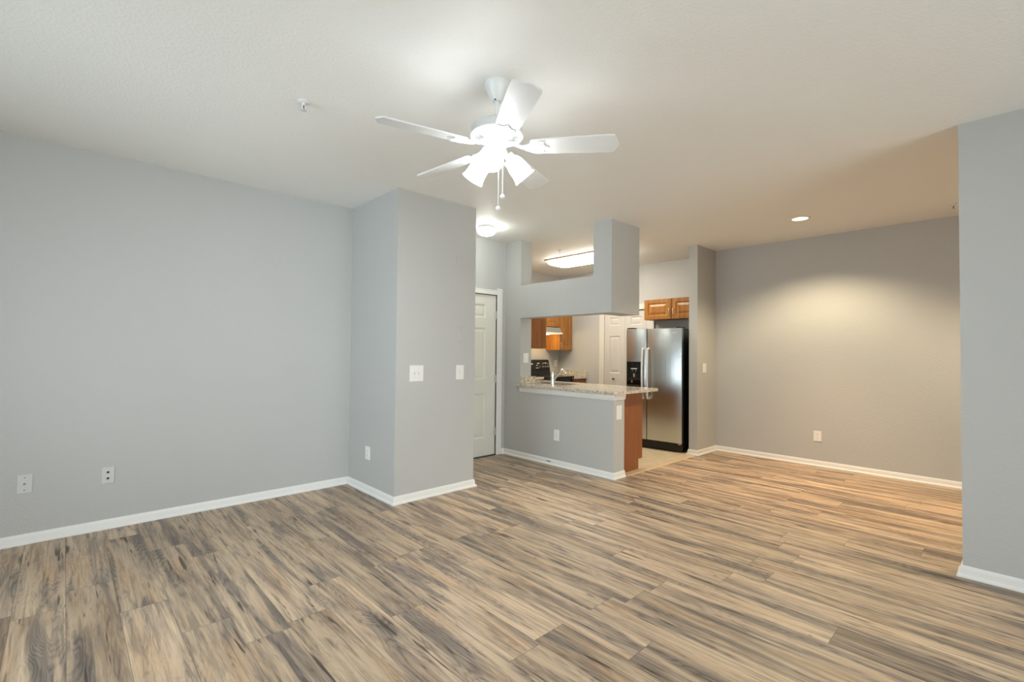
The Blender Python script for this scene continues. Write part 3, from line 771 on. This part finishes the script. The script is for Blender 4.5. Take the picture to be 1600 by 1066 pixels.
fc = thing('kitchen_faucet', 'chrome single-lever faucet standing on the granite counter behind the sink', 'faucet', (4.375, 3.925, ZC1))
bx, by = 4.375, 3.925
MB().lathe([(0.030, ZC1 + 0.0005), (0.030, ZC1 + 0.008), (0.024, ZC1 + 0.014), (0.022, ZC1 + 0.10), (0.024, ZC1 + 0.13), (0.022, ZC1 + 0.145), (0.010, ZC1 + 0.152), (0, ZC1 + 0.153)], (bx, by, 0), n=24).build('faucet_body', 'chrome', fc, smooth=40)
sp_ = []
for k in range(13):
    q = k / 12
    sp_.append((bx + 0.012 + 0.205 * q, by - 0.02 * q, ZC1 + 0.050 + 0.138 * math.sin(q * PI * 0.60) - 0.018 * max(0, q - 0.8) / 0.2))
MB().tube(sp_, [0.018 - 0.004 * k / 12 for k in range(13)], 12).lathe([(0.013, 0), (0.013, -0.022), (0.009, -0.022), (0, -0.02)], (sp_[-1][0], sp_[-1][1], sp_[-1][2] + 0.004), n=14).build('spout', 'chrome', fc, smooth=45)
MB().tube([(bx + 0.002, by, ZC1 + 0.148), (bx + 0.014, by - 0.003, ZC1 + 0.166), (bx + 0.040, by - 0.010, ZC1 + 0.196)], [0.011, 0.009, 0.006], 10).build('lever_handle', 'chrome', fc, smooth=45)

# ------------------------------------------------------------------ refrigerator
fx0, fx1 = 5.930, 5.992
fy0, fyS, fy1 = 3.062, 3.556, 3.872
rf = thing('refrigerator', 'stainless side-by-side refrigerator with black sides and ice dispenser', 'refrigerator', (6.3, 3.46, 0.004))
MB().box(fx1 + 0.004, 6.700, fy0 + 0.004, fy1 - 0.004, 0.03, 1.662, 0.006).build('cabinet_shell', 'black', rf)
MB().box(fx1 - 0.010, fx1 + 0.06, fy0 + 0.006, fy1 - 0.006, 0.012, 0.118, 0.004).build('kick_plate', 'black', rf)
for y_ in (fy0 + 0.06, fy1 - 0.06):
    for x_ in (6.03, 6.62): MB().lathe([(0.018, 0.004), (0.018, 0.035)], (x_, y_, 0), n=12).build('foot', 'black', rf)
MB().box(fx0 + 0.012, fx1 + 0.030, fy0 + 0.012, fy0 + 0.055, 0.112, 0.128, 0.003).build('lower_hinge', 'nickel', rf)
fd = MB().box(fx0, fx1, fy0, fyS - 0.004, 0.130, 1.668, 0.006, 2).build('fridge_door', 'steel', rf, smooth=30)
zd = MB().box(fx0, fx1, fyS + 0.004, fy1, 0.130, 1.668, 0.006, 2).build('freezer_door', 'steel', rf, smooth=30)
for yy, par in ((fyS - 0.026, fd), (fyS + 0.050, zd)):
    pts = [(fx0 - 0.004, yy, 1.392), (fx0 - 0.034, yy, 1.386)]
    for k in range(9):
        q = k / 8; pts.append((fx0 - 0.040 - 0.016 * math.sin(q * PI), yy, 1.368 - 0.646 * q))
    pts += [(fx0 - 0.034, yy, 0.704), (fx0 - 0.004, yy, 0.698)]
    MB().tube(pts, 0.0140, 12).build('handle', 'handle', par, smooth=45)
dp = MB().box(fx0 - 0.007, fx0 + 0.004, 3.640, 3.860, 0.850, 1.205, 0.004).build('ice_dispenser', 'blackglass', zd)
dp['label'] = 'black ice and water dispenser panel'
MB().box(fx0 - 0.0085, fx0 - 0.006, 3.700, 3.795, 1.098, 1.112).box(fx0 - 0.0085, fx0 - 0.006, 3.765, 3.773, 1.070, 1.078).box(fx0 - 0.0085, fx0 - 0.006, 3.715, 3.723, 1.070, 1.078).build('control_labels', 'display', dp)
MB().box(fx0 - 0.026, fx0 - 0.006, 3.728, 3.752, 0.985, 1.040, 0.006).build('dispenser_lever', 'nickel', dp)
MB().box(fx0 - 0.022, fx0 - 0.006, 3.765, 3.785, 0.905, 0.945, 0.006).build('dispenser_lever', 'nickel', dp)
MB().box(fx0 - 0.018, fx0 - 0.006, 3.650, 3.850, 0.866, 0.876, 0.003).build('drip_tray', 'dark', dp)
MB().box(fx0 - 0.003, fx0 + 0.001, 3.130, 3.196, 1.600, 1.613, 0.0012).build('badge', 'badge', fd)
for ya_, yb_ in ((fy0 + 0.004, fy0 + 0.085), (fy1 - 0.100, fy1 - 0.008)):
    MB().box(fx0 + 0.014, fx1 + 0.07, ya_, yb_, 1.664, 1.686, 0.005).build('hinge_cover', 'black', rf)

rf.rotation_euler.z = math.radians(5.5); rf.location.y += 0.038     # it stands slightly turned in its niche

# ------------------------------------------------------------------ wall cabinets
def handle_bar(parent, base, top, out, mat='nickel'):
    a, b, o = Vector(base), Vector(top), Vector(out)
    MB().tube([a, a + o, a + o + (b - a) * 0.02, b + o - (b - a) * 0.02, b + o, b], 0.0050, 8).build('handle', mat, parent, smooth=45)
oc = thing('wall_cabinet', 'honey oak two-door cabinet hung above the refrigerator', 'cabinet', (6.66, 3.503, 1.833))
MB().box(6.520, xK - 0.046, 3.052, 3.955, 1.833, 2.142, 0.002).build('cabinet_box', 'oak', oc)
for ya_, yb_, hy in ((3.951, 3.508, 3.535), (3.498, 3.056, 3.470)):
    w = ya_ - yb_
    mb = MB().panelled(0, w, 1.838, 2.137, 0.020, [(0.062, w - 0.062, 1.838 + 0.055, 2.137 - 0.055)], 0.010, 0.014, 0.036, 0.008)
    dd = facing_minus_x(mb, 6.499, ya_).build('door', 'oak', oc)
    handle_bar(dd, (6.499, hy, 1.885), (6.499, hy, 1.985), (-0.026, 0, 0))

sc_ = thing('wall_cabinet', 'brown cabinet end seen through the pass-through beside the range hood', 'cabinet', (4.58, 5.1, 1.374))
MB().box(xH2 + 0.002, 4.715, yJ + 0.020, 5.60, 1.374, 2.130, 0.002).build('cabinet_box', 'oakdark', sc_)
for ya_, yb_ in ((yJ + 0.026, 4.78), (4.786, 5.19), (5.196, 5.594)):
    mb = MB().panelled(0, yb_ - ya_, 1.380, 2.124, 0.019, [(0.06, yb_ - ya_ - 0.06, 1.44, 2.064)])
    mb.move(Matrix.Translation((4.735, ya_, 0)) @ Matrix.Rotation(PI / 2, 4, 'Z')).build('door', 'oak', sc_)

rc = thing('wall_cabinet', 'tall oak cabinet right of the range hood in the kitchen corner', 'cabinet', (6.64, 5.8, 1.362))
MB().box(6.462, xK - 0.002, 5.660, yK - 0.002, 1.362, 2.130, 0.002).build('cabinet_box', 'oak', rc)
mb = MB().panelled(6.466, xK - 0.006, 1.366, 2.126, 0.019, [(6.466 + 0.062, xK - 0.066, 1.366 + 0.06, 2.066)], 0.010, 0.014, 0.034, 0.008).move(Matrix.Translation((0, 5.640, 0)))
dd = mb.build('door', 'oak', rc)
handle_bar(dd, (6.488, 5.640, 1.395), (6.488, 5.640, 1.495), (0, -0.026, 0))

hc = thing('wall_cabinet', 'short oak cabinet directly above the range hood', 'cabinet', (6.08, 5.8, 1.775))
MB().box(5.705, 6.458, 5.660, yK - 0.002, 1.775, 2.130, 0.002).build('cabinet_box', 'oak', hc)
for a, b_ in ((5.709, 6.080), (6.084, 6.454)):
    mb = MB().panelled(a, b_, 1.779, 2.126, 0.019, [(a + 0.055, b_ - 0.055, 1.834, 2.071)], 0.010, 0.014, 0.034, 0.008).move(Matrix.Translation((0, 5.640, 0)))
    mb.build('door', 'oak', hc)

rh = thing('range_hood', 'steel range hood with a lit lamp below the short cabinet', 'range hood', (6.08, 5.75, 1.645))
MB().prism([(yK - 0.002, 1.672), (5.565, 1.672), (5.625, 1.765), (yK - 0.002, 1.768)], 'x', 5.712, 6.452).build('hood_canopy', 'hoodpaint', rh)
MB().box(5.708, 6.456, 5.560, yK - 0.003, 1.645, 1.672, 0.003).build('hood_lip', 'plate', rh)
MB().lathe([(0.034, 1.648), (0.034, 1.636), (0.026, 1.630), (0.0, 1.628)], (6.17, 5.68, 0), n=20).build('hood_lamp', 'hoodlamp', rh, smooth=50)
hl = bpy.data.lights.new('hood_lamp_light', 'POINT'); hl.energy = E_HOOD; hl.color = C_HOOD; hl.shadow_soft_size = 0.03
ho = bpy.data.objects.new('hood_lamp_light', hl); COL.objects.link(ho); ho.parent = rh; ho.location = Vector((6.17, 5.68, 1.600)) - Vector(rh.location)

# ------------------------------------------------------------------ range
rg = thing('kitchen_range', 'black electric range with knobs on its back panel', 'range', (6.09, 5.65, 0.004))
MB().box(5.712, 6.466, 5.340, 5.955, 0.01, 0.895, 0.004).build('range_body', 'black', rg)
MB().box(5.706, 6.470, 5.300, 5.955, 0.896, 0.916, 0.005).build('cooktop', 'blackglass', rg)
for cx, cy, r in ((5.90, 5.47, 0.10), (6.27, 5.47, 0.08), (5.90, 5.76, 0.08), (6.27, 5.76, 0.10)):
    MB().lathe([(r, 0.9162), (r, 0.918), (r - 0.012, 0.918), (r - 0.012, 0.9162)], (cx, cy, 0), n=32, cap=False).build('burner_ring', 'dark', rg)
bk = MB().prism([(5.955, 0.917), (5.845, 0.917), (5.862, 1.000), (5.858, 1.010), (5.895, 1.170), (5.910, 1.188), (5.955, 1.188)], 'x', 5.712, 6.466, 0.006).build('back_panel', 'black', rg)
def on_panel(z): return 5.858 + (z - 1.010) * (5.895 - 5.858) / 0.160 - 0.006
for x_ in (5.82, 6.27, 6.335, 6.40):
    z = 1.062
    MB().lathe([(0.019, 0), (0.017, 0.014), (0.012, 0.020), (0, 0.020)], (x_, on_panel(z) + 0.004, z), (0, -1, 0.23), 18).build('knob', 'nickel', bk, smooth=40)
for x_, z, w_, h_ in ((6.17, 1.125, 0.05, 0.018), (6.13, 1.09, 0.03, 0.014), (6.30, 1.125, 0.030, 0.010), (6.36, 1.128, 0.034, 0.022), (6.415, 1.118, 0.016, 0.012), (6.13, 1.045, 0.07, 0.010), (6.205, 1.065, 0.012, 0.012), (5.98, 1.115, 0.10, 0.02)):
    y_ = on_panel(z)
    MB().box(x_ - w_ / 2, x_ + w_ / 2, y_ - 0.0005, y_ + 0.006, z - h_ / 2, z + h_ / 2).build('panel_label', 'display', bk)
MB().tube([(5.76, 5.334, 0.80), (5.76, 5.285, 0.80), (6.42, 5.285, 0.80), (6.42, 5.334, 0.80)], 0.011, 10).build('oven_handle', 'nickel', rg, smooth=45)
MB().box(5.730, 6.450, 5.322, 5.342, 0.22, 0.86, 0.004).build('oven_door', 'blackglass', rg)

# ------------------------------------------------------------------ counter right of the range
bc = thing('base_cabinet', 'oak base cabinet between the range and the kitchen corner', 'cabinet', (6.645, 5.65, 0.004))
MB().prism([(5.40, 0.004), (5.335, 0.115), (5.335, 0.862), (yK - 0.002, 0.862), (yK - 0.002, 0.004)], 'x', 6.474, xK - 0.002).build('cabinet_box', 'oak', bc)
MB().panelled(6.480, xK - 0.008, 0.15, 0.66, 0.018, [(6.535, xK - 0.062, 0.21, 0.60)]).move(Matrix.Translation((0, 5.316, 0))).build('door', 'oak', bc)
MB().box(6.480, xK - 0.008, 5.316, 5.334, 0.68, 0.85, 0.004).build('drawer', 'oakdark', bc)
gc = thing('granite_countertop', 'short granite counter with backsplash right of the black range', 'countertop', (6.645, 5.63, 0.864))
MB().box(6.472, xK - 0.002, 5.286, yK - 0.002, 0.864, 0.900, 0.004).build('slab', 'granite', gc)
MB().box(6.472, xK - 0.002, yK - 0.022, yK - 0.002, 0.9005, 1.002, 0.002).box(xK - 0.022, xK - 0.002, 5.288, yK - 0.022, 0.9005, 1.000, 0.002).build('backsplash', 'granite', gc)
b2 = thing('base_cabinet', 'oak base cabinet left of the range under the corner counter', 'cabinet', (5.3, 5.65, 0.004))
MB().prism([(5.42, 0.004), (5.36, 0.115), (5.36, 0.884), (yK - 0.002, 0.884), (yK - 0.002, 0.004)], 'x', 4.905, 5.698).build('cabinet_box', 'oak', b2)
MB().panelled(4.93, 5.690, 0.15, 0.66, 0.018, [(4.985, 5.635, 0.21, 0.60)]).move(Matrix.Translation((0, 5.341, 0))).build('door', 'oak', b2)
